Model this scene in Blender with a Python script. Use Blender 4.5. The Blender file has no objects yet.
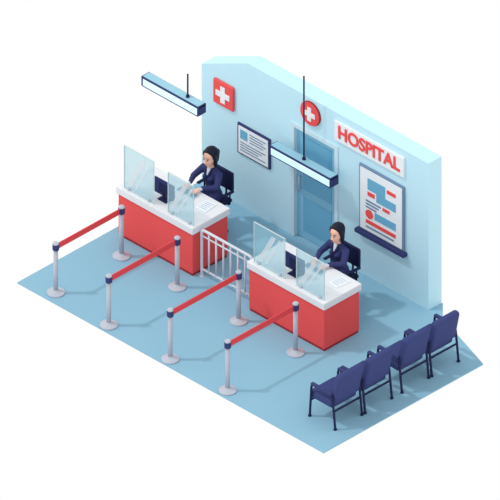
import bpy, bmesh, math, random
from mathutils import Vector, Matrix
scene = bpy.context.scene
try:
    scene.view_settings.view_transform = 'Standard'
    scene.view_settings.look = 'None'
except Exception: pass
random.seed(3)

# ---------------- materials ----------------
def lin(c):
    c = c/255.0
    return c/12.92 if c <= 0.04045 else ((c+0.055)/1.055)**2.4
def mat(name, rgb, rough=0.6, gain=1.0, noise=0.0, scale=3.0, metal=0.0, spec=0.2, emit=0.0):
    m = bpy.data.materials.new(name); m.use_nodes = True
    nt = m.node_tree; b = nt.nodes['Principled BSDF']
    col = [min(1, lin(v)*gain) for v in rgb]
    b.inputs['Roughness'].default_value = rough
    b.inputs['Metallic'].default_value = metal
    b.inputs['Specular IOR Level'].default_value = spec
    b.inputs['Base Color'].default_value = (*col, 1)
    n = nt.nodes.new('ShaderNodeTexNoise'); n.inputs['Scale'].default_value = scale
    tc = nt.nodes.new('ShaderNodeTexCoord')
    nt.links.new(tc.outputs['Object'], n.inputs['Vector'])
    r = nt.nodes.new('ShaderNodeValToRGB')
    k = noise if noise else 0.015
    r.color_ramp.elements[0].color = (*[c*(1-k) for c in col], 1)
    r.color_ramp.elements[1].color = (*[min(1, c*(1+k)) for c in col], 1)
    nt.links.new(n.outputs['Fac'], r.inputs['Fac'])
    nt.links.new(r.outputs['Color'], b.inputs['Base Color'])
    if emit:
        b.inputs['Emission Color'].default_value = (*col, 1)
        b.inputs['Emission Strength'].default_value = emit
    return m
G = 0.86
M = dict(
 floor=mat('floor_vinyl', (153,202,226), 0.8, 0.80, 0.02, 1.2, spec=0.02),
 wall=mat('wall_paint', (190,227,240), 0.8, 1.05, 0.015, 1.5, spec=0.05),
 white=mat('white_laminate', (244,246,250), 0.5, 0.86),
 red=mat('red_laminate', (236,86,86), 0.55, 1.0, spec=0.1),
 redd=mat('dark_red', (170,52,62), 0.6, G),
 beltred=mat('red_webbing', (226,74,78), 0.7, 1.0),
 navy=mat('navy_plastic', (56,64,112), 0.5, 0.95, spec=0.1),
 navyd=mat('navy_dark', (38,44,84), 0.6, 0.9, spec=0.1),
 seat=mat('navy_upholstery', (62,71,122), 0.7, 0.95, spec=0.1),
 steel=mat('brushed_steel', (194,201,214), 0.4, G, spec=0.4),
 pale=mat('pale_enamel', (222,228,238), 0.5, G),
 blue=mat('door_blue', (138,198,224), 0.6, 0.95),
 blued=mat('door_glass_blue', (112,178,210), 0.4, 0.95),
 blul=mat('frame_light_blue', (206,232,242), 0.6, 0.95),
 lampblue=mat('lamp_top_blue', (160,212,232), 0.5, 0.85),
 cyan=mat('print_blue', (116,186,222), 0.6, G),
 ink=mat('print_grey_blue', (120,150,180), 0.6, G),
 paper=mat('paper', (240,246,250), 0.7, 0.95),
 suit=mat('suit_cloth', (54,60,110), 0.8, 0.95, 0.04, 20),
 suitl=mat('suit_lapel', (38,43,84), 0.8, G),
 shirt=mat('shirt', (225,232,244), 0.8, G),
 skin=mat('skin', (252,196,172), 0.6, 0.98),
 lip=mat('lip', (206,110,106), 0.5, G),
 hair=mat('hair', (24,24,46), 0.45, G, 0.1, 30),
 black=mat('black_leather', (28,30,50), 0.4, G),
 eyew=mat('eye_white', (245,245,245), 0.3, 0.8),
 tube=mat('lamp_diffuser', (214,246,255), 0.4, 0.85, emit=0.45),
)
def glass(name, rgb, f):
    m = bpy.data.materials.new(name); m.use_nodes = True
    nt = m.node_tree; nt.nodes.clear()
    o = nt.nodes.new('ShaderNodeOutputMaterial'); mx = nt.nodes.new('ShaderNodeMixShader')
    t = nt.nodes.new('ShaderNodeBsdfTransparent'); p = nt.nodes.new('ShaderNodeBsdfPrincipled')
    t.inputs['Color'].default_value = (0.90, 0.97, 0.99, 1)
    p.inputs['Base Color'].default_value = (*[lin(c)*0.8 for c in rgb], 1)
    p.inputs['Roughness'].default_value = 0.15
    mx.inputs['Fac'].default_value = f
    nt.links.new(t.outputs[0], mx.inputs[1]); nt.links.new(p.outputs[0], mx.inputs[2])
    nt.links.new(mx.outputs[0], o.inputs['Surface'])
    return m
M['glass'] = glass('screen_glass', (200,238,248), 0.28)
M['glare'] = glass('painted_reflection', (250,254,255), 0.65)  # whitish film standing in for reflections on the screen glass
M['gedge'] = glass('glass_edge', (235,250,252), 0.85)

# ---------------- helpers ----------------
def top(name, loc=(0,0,0), rotz=0):
    e = bpy.data.objects.new(name, None); scene.collection.objects.link(e)
    e.location = loc; e.rotation_euler = (0,0,rotz); e.empty_display_size = 0.2
    return e
def add(name, bm, m, parent=None, smooth=False):
    me = bpy.data.meshes.new(name); bm.to_mesh(me); bm.free()
    ob = bpy.data.objects.new(name, me); scene.collection.objects.link(ob)
    me.materials.append(M[m])
    if smooth:
        for p in me.polygons: p.use_smooth = True
    if parent: ob.parent = parent
    return ob
def box(name, m, x0, x1, y0, y1, z0, z1, parent=None, bev=0.0, seg=2):
    bm = bmesh.new(); bmesh.ops.create_cube(bm, size=1)
    for v in bm.verts:
        v.co = Vector((x0+(v.co.x+.5)*(x1-x0), y0+(v.co.y+.5)*(y1-y0), z0+(v.co.z+.5)*(z1-z0)))
    if bev: bmesh.ops.bevel(bm, geom=bm.edges[:], offset=bev, segments=seg, affect='EDGES', profile=.5)
    return add(name, bm, m, parent)
def rod(name, m, p, q, r, parent=None, r2=None, n=20):
    p, q = Vector(p), Vector(q); bm = bmesh.new()
    bmesh.ops.create_cone(bm, cap_ends=True, segments=n, radius1=r, radius2=r if r2 is None else r2, depth=(q-p).length)
    rot = (q-p).to_track_quat('Z','Y').to_matrix().to_4x4()
    bmesh.ops.transform(bm, matrix=Matrix.Translation((p+q)/2) @ rot, verts=bm.verts)
    ob = add(name, bm, m, parent)
    for pl in ob.data.polygons: pl.use_smooth = len(pl.vertices) == 4
    return ob
def lathe(name, m, prof, parent=None, n=32):
    bm = bmesh.new(); rings = []
    for r, z in prof:
        rings.append([bm.verts.new((r*math.cos(2*math.pi*i/n), r*math.sin(2*math.pi*i/n), z)) for i in range(n)])
    for a, b in zip(rings, rings[1:]):
        for i in range(n): bm.faces.new((a[i], a[(i+1)%n], b[(i+1)%n], b[i]))
    bm.faces.new(rings[0][::-1]); bm.faces.new(rings[-1])
    ob = add(name, bm, m, parent)
    return ob
def tube(name, m, pts, r, parent=None):
    cu = bpy.data.curves.new(name, 'CURVE'); cu.dimensions = '3D'; cu.bevel_depth = r; cu.bevel_resolution = 4
    cu.use_fill_caps = True
    sp = cu.splines.new('POLY'); sp.points.add(len(pts)-1)
    for i, p in enumerate(pts): sp.points[i].co = (*p, 1)
    tmp = bpy.data.objects.new(name, cu); scene.collection.objects.link(tmp)
    dg = bpy.context.evaluated_depsgraph_get()
    me = bpy.data.meshes.new_from_object(tmp.evaluated_get(dg))
    bpy.data.objects.remove(tmp)
    ob = bpy.data.objects.new(name, me); scene.collection.objects.link(ob)
    me.materials.clear(); me.materials.append(M[m])
    for p in me.polygons: p.use_smooth = True
    if parent: ob.parent = parent
    return ob
def arc(pts, rad, n=5):
    out = [Vector(pts[0])]
    for i in range(1, len(pts)-1):
        a, b, c = Vector(pts[i-1]), Vector(pts[i]), Vector(pts[i+1])
        p = b+(a-b).normalized()*rad; q = b+(c-b).normalized()*rad
        for k in range(n+1):
            t = k/n; out.append(p*(1-t)**2 + b*2*t*(1-t) + q*t*t)
    out.append(Vector(pts[-1])); return out
def organic(name, m, hulls, parent, voxel, smooth=4, fac=0.5):
    bmA = bmesh.new()
    for hl in hulls:
        bm = bmesh.new()
        for c, r in hl:
            if not isinstance(r, (tuple, list)): r = (r, r, r)
            mm = Matrix.Translation(c) @ Matrix.Diagonal((*r, 1))
            bmesh.ops.create_icosphere(bm, subdivisions=3, radius=1, matrix=mm)
        res = bmesh.ops.convex_hull(bm, input=bm.verts[:], use_existing_faces=False)
        keep = set(g for g in res['geom'] if isinstance(g, bmesh.types.BMFace))
        bmesh.ops.delete(bm, geom=[f for f in bm.faces if f not in keep], context='FACES')
        bmesh.ops.delete(bm, geom=[v for v in bm.verts if not v.link_faces], context='VERTS')
        bmesh.ops.recalc_face_normals(bm, faces=bm.faces[:])
        me = bpy.data.meshes.new('t'); bm.to_mesh(me); bm.free(); bmA.from_mesh(me); bpy.data.meshes.remove(me)
    ob = add(name, bmA, m, None)
    r = ob.modifiers.new('r', 'REMESH'); r.mode = 'VOXEL'; r.voxel_size = voxel
    s = ob.modifiers.new('s', 'SMOOTH'); s.iterations = smooth; s.factor = fac
    dg = bpy.context.evaluated_depsgraph_get()
    me = bpy.data.meshes.new_from_object(ob.evaluated_get(dg))
    ob.modifiers.clear(); ob.data = me
    me.materials.clear(); me.materials.append(M[m])
    for p in me.polygons: p.use_smooth = True
    ob.parent = parent
    return ob
def text(name, m, s, x, y, z, size, parent, bold=0.0, ext=0.006, sx=1.0):
    cu = bpy.data.curves.new(name, 'FONT'); cu.body = s; cu.size = size; cu.extrude = ext; cu.offset = bold
    cu.align_x = 'CENTER'; cu.align_y = 'CENTER'
    tmp = bpy.data.objects.new(name, cu); scene.collection.objects.link(tmp)
    dg = bpy.context.evaluated_depsgraph_get()
    me = bpy.data.meshes.new_from_object(tmp.evaluated_get(dg)); bpy.data.objects.remove(tmp)
    me.transform(Matrix.Translation((x, y, z)) @ Matrix.Rotation(math.pi/2, 4, 'X') @ Matrix.Diagonal((sx,1,1,1)))
    ob = bpy.data.objects.new(name, me); scene.collection.objects.link(ob)
    me.materials.clear(); me.materials.append(M[m]); ob.parent = parent
    return ob

# ---------------- shell ----------------
def prism(name, m, poly, z0, z1):
    bm = bmesh.new(); vs = [bm.verts.new((x, y, z0)) for x, y in poly]
    f = bm.faces.new(vs); ex = bmesh.ops.extrude_face_region(bm, geom=[f])
    for v in ex['geom']:
        if isinstance(v, bmesh.types.BMVert): v.co.z = z1
    bmesh.ops.recalc_face_normals(bm, faces=bm.faces[:])
    return add(name, bm, m)
prism('floor', 'floor', [(-1.99,-3.32),(5.0,-3.32),(5.0,0.32),(3.6,0.80),(3.3,1.1),(-1.99,1.1)], -0.02, 0.0)
WY = 0.80
prof = [(-1.90,0),(0.14,0),(0.14,2.2),(1.22,2.2),(1.22,0),(3.27,0),(3.27,2.84),(-0.85,2.84),(-1.90,2.34)]
bm = bmesh.new(); vs = [bm.verts.new((x, WY, z)) for x, z in prof]
f = bm.faces.new(vs); ex = bmesh.ops.extrude_face_region(bm, geom=[f])
for v in ex['geom']:
    if isinstance(v, bmesh.types.BMVert): v.co.y = 1.10
bmesh.ops.recalc_face_normals(bm, faces=bm.faces[:])
add('wall_back', bm, 'wall')

# door
d = top('door_1', (0,0,0))
box('frame_left', 'blul', 0.14,0.22, 0.78,1.0, 0,2.2, d, .004)
box('frame_right', 'blul', 1.14,1.22, 0.78,1.0, 0,2.2, d, .004)
box('frame_head', 'blul', 0.22,1.14, 0.78,1.0, 2.12,2.2, d, .004)
box('leaf', 'blue', 0.22,1.14, 0.86,0.91, 0.01,2.12, d, .004)
box('pane', 'blued', 0.36,1.00, 0.85,0.865, 0.95,1.98, d)
box('lower_panel', 'blued', 0.36,1.00, 0.852,0.865, 0.15,0.80, d)
rod('handle', 'steel', (0.30,0.82,0.9),(0.30,0.82,1.2), .014, d)
for j, z in enumerate((0.93,1.17)):
    rod(f'handle_pin_{j}', 'steel', (0.30,0.82,z),(0.30,0.865,z), .008, d)

# signs
s = top('medical_cross_sign', (-1.37, WY, 2.0))
box('plate', 'red', -.23,.23,-.05,0,-.23,.23, s, .02)
box('cross_upright', 'paper', -.05,.05,-.06,-.045,-.155,.155, s)
box('cross_arm', 'paper', -.155,.155,-.062,-.045,-.05,.05, s)
s = top('round_cross_sign', (0.60, WY, 2.56))
rod('disc', 'red', (0,-.045,0),(0,0,0), .21, s, n=48)
rod('rim', 'redd', (0,-.03,0),(0,-.002,0), .22, s, n=48)
box('cross_upright', 'paper', -.042,.042,-.056,-.04,-.13,.13, s)
box('cross_arm', 'paper', -.13,.13,-.058,-.04,-.042,.042, s)

n = top('notice_board', (-0.685, WY, 1.33))
box('frame', 'navy', -.37,.37,-.035,0,-.29,.29, n, .006)
box('sheet', 'paper', -.335,.335,-.045,-.03,-.255,.255, n)
box('picture', 'cyan', -.29,-.13,-.05,-.04,.03,.20, n)
for i in range(4):
    box(f'text_line_{i+1}', 'ink', -.08,.29-.06*(i%2),-.049,-.04,.175-.05*i,.193-.05*i, n)
for i in range(4):
    box(f'text_line_{i+5}', 'ink', -.29,.28-.08*(i%3),-.049,-.04,-.05-.05*i,-.032-.05*i, n)

h = top('hospital_sign', (1.96, WY, 2.52))
box('panel', 'paper', -.80,.78,-.04,0,-.19,.19, h, .008)
text('lettering', 'red', 'HOSPITAL', -0.01,-.046,0, .335, h, .008, .008, .93)

p = top('wall_poster', (2.235, WY, 1.52))
box('frame', 'ink', -.51,.51,-.04,0,-.62,.62, p, .008)
box('mat_border', 'paper', -.475,.475,-.05,-.03,-.585,.585, p)
def pr(nm, m, x0,x1,z0,z1,f=-.056): box(nm, m, x0,x1,f,-.045,z0,z1, p)
pr('blue_block_1','cyan',-.30,.10,.22,.44); pr('blue_block_2','cyan',-.10,.34,.06,.215)
pr('red_block_1','red',-.30,-.14,.10,.18); pr('red_block_2','red',.14,.34,.34,.41)
pr('red_block_3','red',.04,.2,-.04,.02)
for i in range(3): pr(f'text_line_{i+1}','ink',-.34,.0-.05*i,-.02-.06*i,.01-.06*i)
pr('blue_block_3','cyan',-.14,.34,-.30,-.16)
pr('red_block_4','red',-.34,.34,-.44,-.37)
pr('text_line_4','ink',-.34,.30,-.52,-.49)
rod('red_dot','red',(-.26,-.058,-.25),(-.26,-.04,-.25),.085,p,n=32)
box('ledge','navy',-.56,.56,-.10,0,-.70,-.63, p, .008)

# pendant lamps
def lamp(x, y, z, L, rx, zc):
    e = top('pendant_lamp', (x, y, z))
    box('top_panel','lampblue',-L/2+.02,L/2-.02,-.075,.075,0.03,.046,e,.003)
    box('housing','navy',-L/2,L/2,-.09,.09,0.0,.036,e,.006)
    box('end_cap_1','navy',-L/2,-L/2+.03,-.093,.09,-.14,.040,e,.006)
    box('end_cap_2','navy',L/2-.03,L/2,-.093,.09,-.14,.040,e,.006)
    box('diffuser','tube',-L/2+.03,L/2-.03,-.09,.08,-.135,0.0,e,.01)
    box('lower_edge','navy',-L/2+.02,L/2-.02,-.091,.09,-.15,-.132,e,.004)
    rod('hanger_rod','navyd',(rx,0,.04),(rx,0,zc-z),.014,e)
    rod('hanger_collar','navyd',(rx,0,.04),(rx,0,.08),.03,e)
lamp(-1.02,-0.72,2.93,1.30,.32,3.42)
lamp(0.67,0.56,1.76,1.40,0,3.42)

# ---------------- counters ----------------
def counter(x0, x1, y0, y1):
    cx, cy = (x0+x1)/2, (y0+y1)/2
    e = top('reception_counter', (cx, cy, 0))
    w, dd = (x1-x0)/2, (y1-y0)/2; i = .03
    box('front_panel','red',-w+i,w-i,-dd+i,-dd+i+.05,.05,.83,e,.004)
    box('side_panel_1','red',-w+i,-w+i+.05,-dd+i+.05,dd-i,.05,.83,e,.004)
    box('side_panel_2','red',w-i-.05,w-i,-dd+i+.05,dd-i,.05,.83,e,.004)
    box('plinth_front','redd',-w+i+.01,w-i-.01,-dd+i+.01,-dd+i+.05,0,.05,e)
    box('plinth_side_1','redd',-w+i+.01,-w+i+.05,-dd+i+.05,dd-i-.01,0,.05,e)
    box('plinth_side_2','redd',w-i-.05,w-i-.01,-dd+i+.05,dd-i-.01,0,.05,e)
    box('worktop','white',-w,w,-dd,dd,.82,.95,e,.012)
    return e
def glass_screen(x0, x1, y, z0, z1):
    e = top('glass_screen', ((x0+x1)/2, y, z0))
    w = (x1-x0)/2; H = z1-z0
    box('pane','glass',-w,w,-.006,.006,0.01,H,e)
    t = .010
    for nm, a in (('edge_top',(-w,w,H,H+t)),('edge_bottom',(-w,w,.0,.012)),('edge_left',(-w-t,-w,0,H+t)),('edge_right',(w,w+t,0,H+t))):
        box(nm,'gedge',a[0],a[1],-.008,.008,a[2],a[3],e)
    for k,(o,wd) in enumerate(((-.12,.10),(.05,.045))):  # diagonal white streaks laid on the pane as painted reflections
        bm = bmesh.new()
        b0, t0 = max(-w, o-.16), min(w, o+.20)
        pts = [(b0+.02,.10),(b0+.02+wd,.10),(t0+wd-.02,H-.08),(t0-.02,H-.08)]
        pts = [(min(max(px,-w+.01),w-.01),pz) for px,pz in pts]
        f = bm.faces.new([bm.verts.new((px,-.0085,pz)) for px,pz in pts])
        add(f'painted_reflection_{k+1}', bm, 'glare', e)
    for k, xx in enumerate((-w*.7, w*.7)):
        box(f'clamp_{k+1}','steel',xx-.025,xx+.025,-.02,.02,0,.045,e,.004)
def monitor(x, y):
    e = top('computer_monitor', (x, y, .95))
    box('foot','navyd',-.10,.10,-.07,.08,0,.015,e,.004)
    box('stem','navyd',-.02,.02,-.012,.012,.015,.14,e)
    box('back_shell','navy',-.22,.22,-.012,.018,.07,.36,e,.008)
    box('back_bulge','navyd',-.10,.10,-.03,-.01,.13,.29,e,.006)
    box('screen','cyan',-.205,.205,.018,.022,.085,.345,e)
def keyboard(x, y):
    e = top('keyboard', (x, y, .95))
    box('body','pale',-.2,.2,-.065,.065,0,.016,e,.004)
    for r in range(4):
        for c in range(12):
            box(f'key_{r}_{c}','ink',-.188+c*.0315,-.188+c*.0315+.025,-.055+r*.028,-.055+r*.028+.022,.016,.021,e)
def papers(x, y, a):
    e = top('document_stack', (x, y, .95), a)
    box('sheets','paper',-.105,.105,-.148,.148,0,.018,e)
    for i in range(5): box(f'text_line_{i}','ink',-.08,.08-.02*(i%2),.09-.045*i,.098-.045*i,.018,.0195,e)
C1 = (-1.83,-.08,-1.23,-.37); C2 = (1.20,2.97,-1.28,-.42)
counter(*C1); counter(*C2)
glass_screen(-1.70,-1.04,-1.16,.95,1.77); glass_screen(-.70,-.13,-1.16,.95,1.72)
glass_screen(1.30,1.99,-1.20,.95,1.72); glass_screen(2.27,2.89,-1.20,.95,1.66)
monitor(-1.0,-.95); monitor(2.02,-1.0)
papers(-.38,-.62,.1); papers(2.70,-.66,-.1)

# ---------------- fence ----------------
f = top('metal_railing', (0,-1.08,0))
xl, xr = -.02, 1.13
tube('outer_frame','pale',arc([(xl,0,0),(xl,0,.9),(xr,0,.9),(xr,0,0)],.08),.024,f)
rod('lower_rail','pale',(xl,0,.14),(xr,0,.14),.018,f)
rod('upper_rail','pale',(xl,0,.78),(xr,0,.78),.014,f)
for i in range(6):
    x = xl+(xr-xl)*(i+1)/7
    rod(f'bar_{i+1}','pale',(x,0,.14),(x,0,.89),.016,f,n=12)
for i, x in enumerate((xl, xr)):
    rod(f'foot_plate_{i+1}','pale',(x,0,0),(x,0,.012),.045,f)

# ---------------- queue barriers ----------------
def barrier(x, y0, y1):
    e = top('queue_barrier', (x, (y0+y1)/2, 0)); h = (y1-y0)/2
    for i, yy in enumerate((-h, h)):
        prof = [(.145,0),(.15,.012),(.145,.026),(.09,.042),(.055,.055),(.042,.075)]
        for nm, m, pf in (('base','steel',prof),('post','steel',[(.038,.07),(.038,.84)]),
                          ('belt_cassette','navy',[(.05,.84),(.056,.85),(.056,.94),(.05,.95)]),
                          ('cap','steel',[(.05,.95),(.052,.965),(.04,.982),(.01,.988)])):
            o = lathe(f'{nm}_{i+1}', m, pf, e); o.location = (0, yy, 0)
            for pl in o.data.polygons: pl.use_smooth = (nm in('post',) and len(pl.vertices)==4)
    box('belt','beltred',-.008,.008,-h+.05,h-.05,.84,.945,e)
for x, ya in ((-1.33,-3.10),(-.06,-3.16),(1.34,-3.16),(2.64,-3.15)): barrier(x,ya,-1.60)

# ---------------- waiting chairs ----------------
def softbox(name, m, x0,x1,y0,y1,z0,z1,parent,bev):
    o = box(name,m,x0,x1,y0,y1,z0,z1,parent,bev,4)
    for pl in o.data.polygons: pl.use_smooth = True
    return o
def wchair(y):
    e = top('waiting_chair', (4.40, y, 0))   # faces -X
    softbox('seat_cushion','seat',-.34,.18,-.285,.285,.34,.50,e,.05)
    b = softbox('backrest','seat',-.08,.055,-.285,.285,0,.56,e,.055)
    b.location = (.19,0,.47); b.rotation_euler = (0,.20,0)
    for i, s in enumerate((-1,1)):
        yy = s*.305
        tube(f'arm_loop_{i+1}','navyd',arc([(-.31,yy,.016),(-.27,yy,.64),(.20,yy,.64),(.27,yy,.016)],.07),.02,e)
        softbox(f'armrest_{i+1}','navy',-.27,.2,yy-.033,yy+.033,.63,.675,e,.016)
        rod(f'foot_front_{i+1}','navyd',(-.31,yy,0),(-.31,yy,.02),.03,e)
        rod(f'foot_rear_{i+1}','navyd',(.27,yy,0),(.27,yy,.02),.03,e)
    rod('cross_rail_front','navyd',(-.28,-.305,.33),(-.28,.305,.33),.018,e)
    rod('cross_rail_rear','navyd',(.23,-.305,.33),(.23,.305,.33),.018,e)
for y in (-2.42,-1.74,-.90,-.22): wchair(y)

# ---------------- office chair + person ----------------
def ochair(x, y):
    e = top('office_chair', (x, y, 0))
    softbox('seat','navyd',-.24,.24,-.24,.22,.52,.59,e,.03)
    softbox('backrest','navyd',-.21,.21,.235,.29,.68,1.04,e,.025)
    tube('back_bracket','black',arc([(0,.05,.51),(0,.31,.51),(0,.30,.9)],.06),.018,e)
    rod('gas_column','steel',(0,0,.10),(0,0,.52),.028,e)
    for i in range(5):
        a = 2*math.pi*i/5+.3
        q = (.25*math.cos(a), .25*math.sin(a))
        rod(f'star_leg_{i+1}','black',(0,0,.11),(*q,.07),.026,e,.016)
        t = (-math.sin(a)*.014, math.cos(a)*.014)
        rod(f'caster_{i+1}','black',(q[0]-t[0],q[1]-t[1],.03),(q[0]+t[0],q[1]+t[1],.03),.03,e)
    for i, s in enumerate((-1,1)):
        tube(f'arm_{i+1}','black',arc([(s*.20,.1,.54),(s*.29,.1,.54),(s*.29,.1,.76)],.04),.014,e)
        softbox(f'arm_pad_{i+1}','navyd',s*.29-.03,s*.29+.03,-.06,.18,.755,.785,e,.012)

def person(x, y, pony):
    e = top('receptionist', (x, y, 0))
    V = Vector
    H = []
    H.append([((0,0.02,.68),(.165,.13,.10)),((0,0.0,.80),(.13,.10,.08))])
    H.append([((0,0.0,.80),(.13,.10,.08)),((0,-.02,.98),(.15,.105,.09))])
    H.append([((0,-.02,.98),(.15,.105,.09)),((0,-.03,1.11),(.15,.085,.06))])
    H.append([((-.155,-.03,1.13),(.06,.062,.058)),((.155,-.03,1.13),(.06,.062,.058)),((0,-.025,1.19),(.06,.055,.035))])
    H.append([((-.055,-.105,1.03),.055)]); H.append([((.055,-.105,1.03),.055)])
    wr = {}
    for s in (-1,1):
        sh = V((s*.175,-.03,1.125))
        w = V((s*.13,-.385,1.015)); wr[s] = w
        el = V((s*.265,-.17,.985))
        H.append([(sh,.064),(el,.052)]); H.append([(el,.052),(w,.037)])
        hip, kn, an = V((s*.09,0.0,.67)), V((s*.11,-.40,.585)), V((s*.11,-.36,.12))
        H.append([(hip,.092),(kn,.064)]); H.append([(kn,.064),(an,.044)])
    body = organic('suited_body','suit',H,e,.012,5)
    organic('shirt_front','shirt',[[((-.03,-.083,1.205),.012),((.03,-.083,1.205),.012),((0,-.128,1.10),.010)]],e,.005,2)
    for s in (-1,1):
        organic('lapel_l' if s<0 else 'lapel_r','suitl',[[((s*.05,-.070,1.215),.012),((s*.062,-.105,1.15),.012),((s*.012,-.150,1.05),.010)]],e,.005,2)
        organic('shoe_l' if s<0 else 'shoe_r','black',[[((s*.11,-.35,.05),(.04,.05,.045)),((s*.11,-.48,.03),(.042,.05,.028))],[((s*.11,-.36,.10),.042),((s*.11,-.35,.05),.04)]],e,.008,3)
        w = wr[s]
        rod('cuff_l' if s<0 else 'cuff_r','shirt',w+V((s*.006,.0,0)),w+V((-s*.010,-.045,-.006)),.031,e,.029)
        hh = []
        pc = w+V((-s*.028,-.085,-.012))
        hh.append([(w+V((0,-.01,0)),(.026,.02,.022)),(w+V((-s*.014,-.045,-.003)),(.028,.02,.018))])
        hh.append([(w+V((-s*.014,-.045,-.003)),(.028,.02,.018)),(pc+V((0,-.01,.004)),(.042,.018,.014))])
        for k,(fx,L) in enumerate(((.032,.068),(.011,.078),(-.011,.072),(-.032,.056))):
            b = pc+V((-s*fx,-.018,.004))
            k1 = b+V((-s*fx*.12,-L*.42,.006)); k2 = k1+V((0,-L*.32,-.012)); k3 = k2+V((0,-L*.14,-.018))
            hh.append([(b,.0100),(k1,.0094)]); hh.append([(k1,.0094),(k2,.0086)]); hh.append([(k2,.0086),(k3,.0076)])
        tb = w+V((-s*.038,-.055,-.006)); t1 = tb+V((-s*.028,-.026,-.006)); t2 = t1+V((-s*.008,-.028,-.010))
        hh.append([(tb,.015),(t1,.011)]); hh.append([(t1,.011),(t2,.009)])
        organic('hand_l' if s<0 else 'hand_r','skin',hh,e,.0032,2,.4)
    hd = bpy.data.objects.new('head', None); scene.collection.objects.link(hd); hd.parent = e
    hd.location = (0,-.065,1.41); hd.rotation_euler = (.06,0,.15); hd.scale = (1.34,1.34,1.34)
    organic('neck','skin',[[((0,-.02,1.17),(.05,.05,.03)),((0,-.045,1.30),(.046,.048,.03))],[((0,-.045,1.30),(.046,.048,.03)),((0,-.05,1.36),(.046,.05,.03))]],e,.008,3)
    S = [[((0,.012,.035),(.073,.09,.078)),((0,-.012,-.03),(.062,.068,.05))],
         [((0,-.012,-.03),(.062,.068,.05)),((0,-.038,-.085),(.030,.034,.026))],
         [((0,-.088,.005),(.007,.006,.006)),((0,-.104,-.026),(.012,.010,.009))],
         [((0,-.086,-.052),(.022,.008,.008))],
         [((-.073,.012,-.005),(.009,.016,.024))],[((.073,.012,-.005),(.009,.016,.024))]]
    organic('face','skin',S,hd,.0045,3)
    for s in (-1,1):
        t = 'l' if s<0 else 'r'
        organic('eye_'+t,'eyew',[[((s*.029,-.078,.006),(.0135,.008,.008))]],hd,.002,1)
        organic('iris_'+t,'hair',[[((s*.029,-.085,.005),(.006,.003,.0065))]],hd,.0015,1)
        organic('eyelid_'+t,'hair',[[((s*.016,-.084,.012),.0025),((s*.029,-.085,.0165),.003)],[((s*.029,-.085,.0165),.003),((s*.043,-.077,.012),.0025)]],hd,.0016,1)
        organic('brow_'+t,'hair',[[((s*.014,-.088,.031),.0032),((s*.032,-.084,.036),.0035)],[((s*.032,-.084,.036),.0035),((s*.046,-.073,.030),.0025)]],hd,.002,1)
    organic('mouth','lip',[[((-.016,-.088,-.052),(.004,.004,.003)),((0,-.094,-.050),(.005,.004,.004))],[((.016,-.088,-.052),(.004,.004,.003)),((0,-.094,-.050),(.005,.004,.004))]],hd,.002,1)
    hr = [[((0,.034,.060),(.084,.088,.073))],
          [((0,.045,.05),(.082,.08,.07)),((0,.062,-.05),(.066,.050,.05))],
          [((0,-.036,.105),(.030,.020,.016)),((-.066,-.020,.070),(.012,.022,.025))],
          [((0,-.036,.105),(.030,.020,.016)),((.066,-.020,.070),(.012,.022,.025))]]
    for s in (-1,1):
        hr.append([((s*.072,-.014,.05),(.014,.028,.03)),((s*.074,.012,-.02),(.012,.030,.03))])
        hr.append([((s*.074,.012,-.02),(.012,.030,.03)),((s*.064,.028,-.11),(.015,.030,.02))])
    hr.append([((0,.062,-.05),(.066,.050,.05)),((0,.062,-.115),(.062,.036,.02))])
    if pony:
        hr.append([((0,.12,.03),(.03,.03,.03)),((0,.15,.0),(.034,.03,.035))])
        hr.append([((0,.15,.0),(.034,.03,.035)),((0,.14,-.12),(.022,.02,.03))])
    organic('hair','hair',hr,hd,.005,4)
P1 = (-.87,.02); P2 = (2.14,-.10)
ochair(*P1); person(*P1, True)
ochair(*P2); person(*P2, False)
keyboard(P1[0],P1[1]-.57); keyboard(P2[0],P2[1]-.57)

# ---------------- light / world / camera ----------------
w = bpy.data.worlds.new('world'); scene.world = w; w.use_nodes = True
w.node_tree.nodes['Background'].inputs[0].default_value = (1,1,1,1)
w.node_tree.nodes['Background'].inputs[1].default_value = 1.0
sl = bpy.data.lights.new('sun','SUN'); sl.energy = 0.95; sl.angle = math.radians(3); sl.color = (1,.99,.97)
so = bpy.data.objects.new('sun', sl); scene.collection.objects.link(so)
so.rotation_euler = Vector((.55,.55,-1.2)).to_track_quat('-Z','Y').to_euler(); so.location = (-4,-4,8)
sn = .555; cs = math.sqrt(1-sn*sn)
cam = bpy.data.cameras.new('camera'); cam.type = 'ORTHO'; cam.ortho_scale = 500/62
co = bpy.data.objects.new('camera', cam); scene.collection.objects.link(co)
dv = Vector((cs/math.sqrt(2), -cs/math.sqrt(2), sn))
co.location = dv*20; co.rotation_euler = (-dv).to_track_quat('-Z','Y').to_euler()
cam.clip_end = 100
scene.camera = co
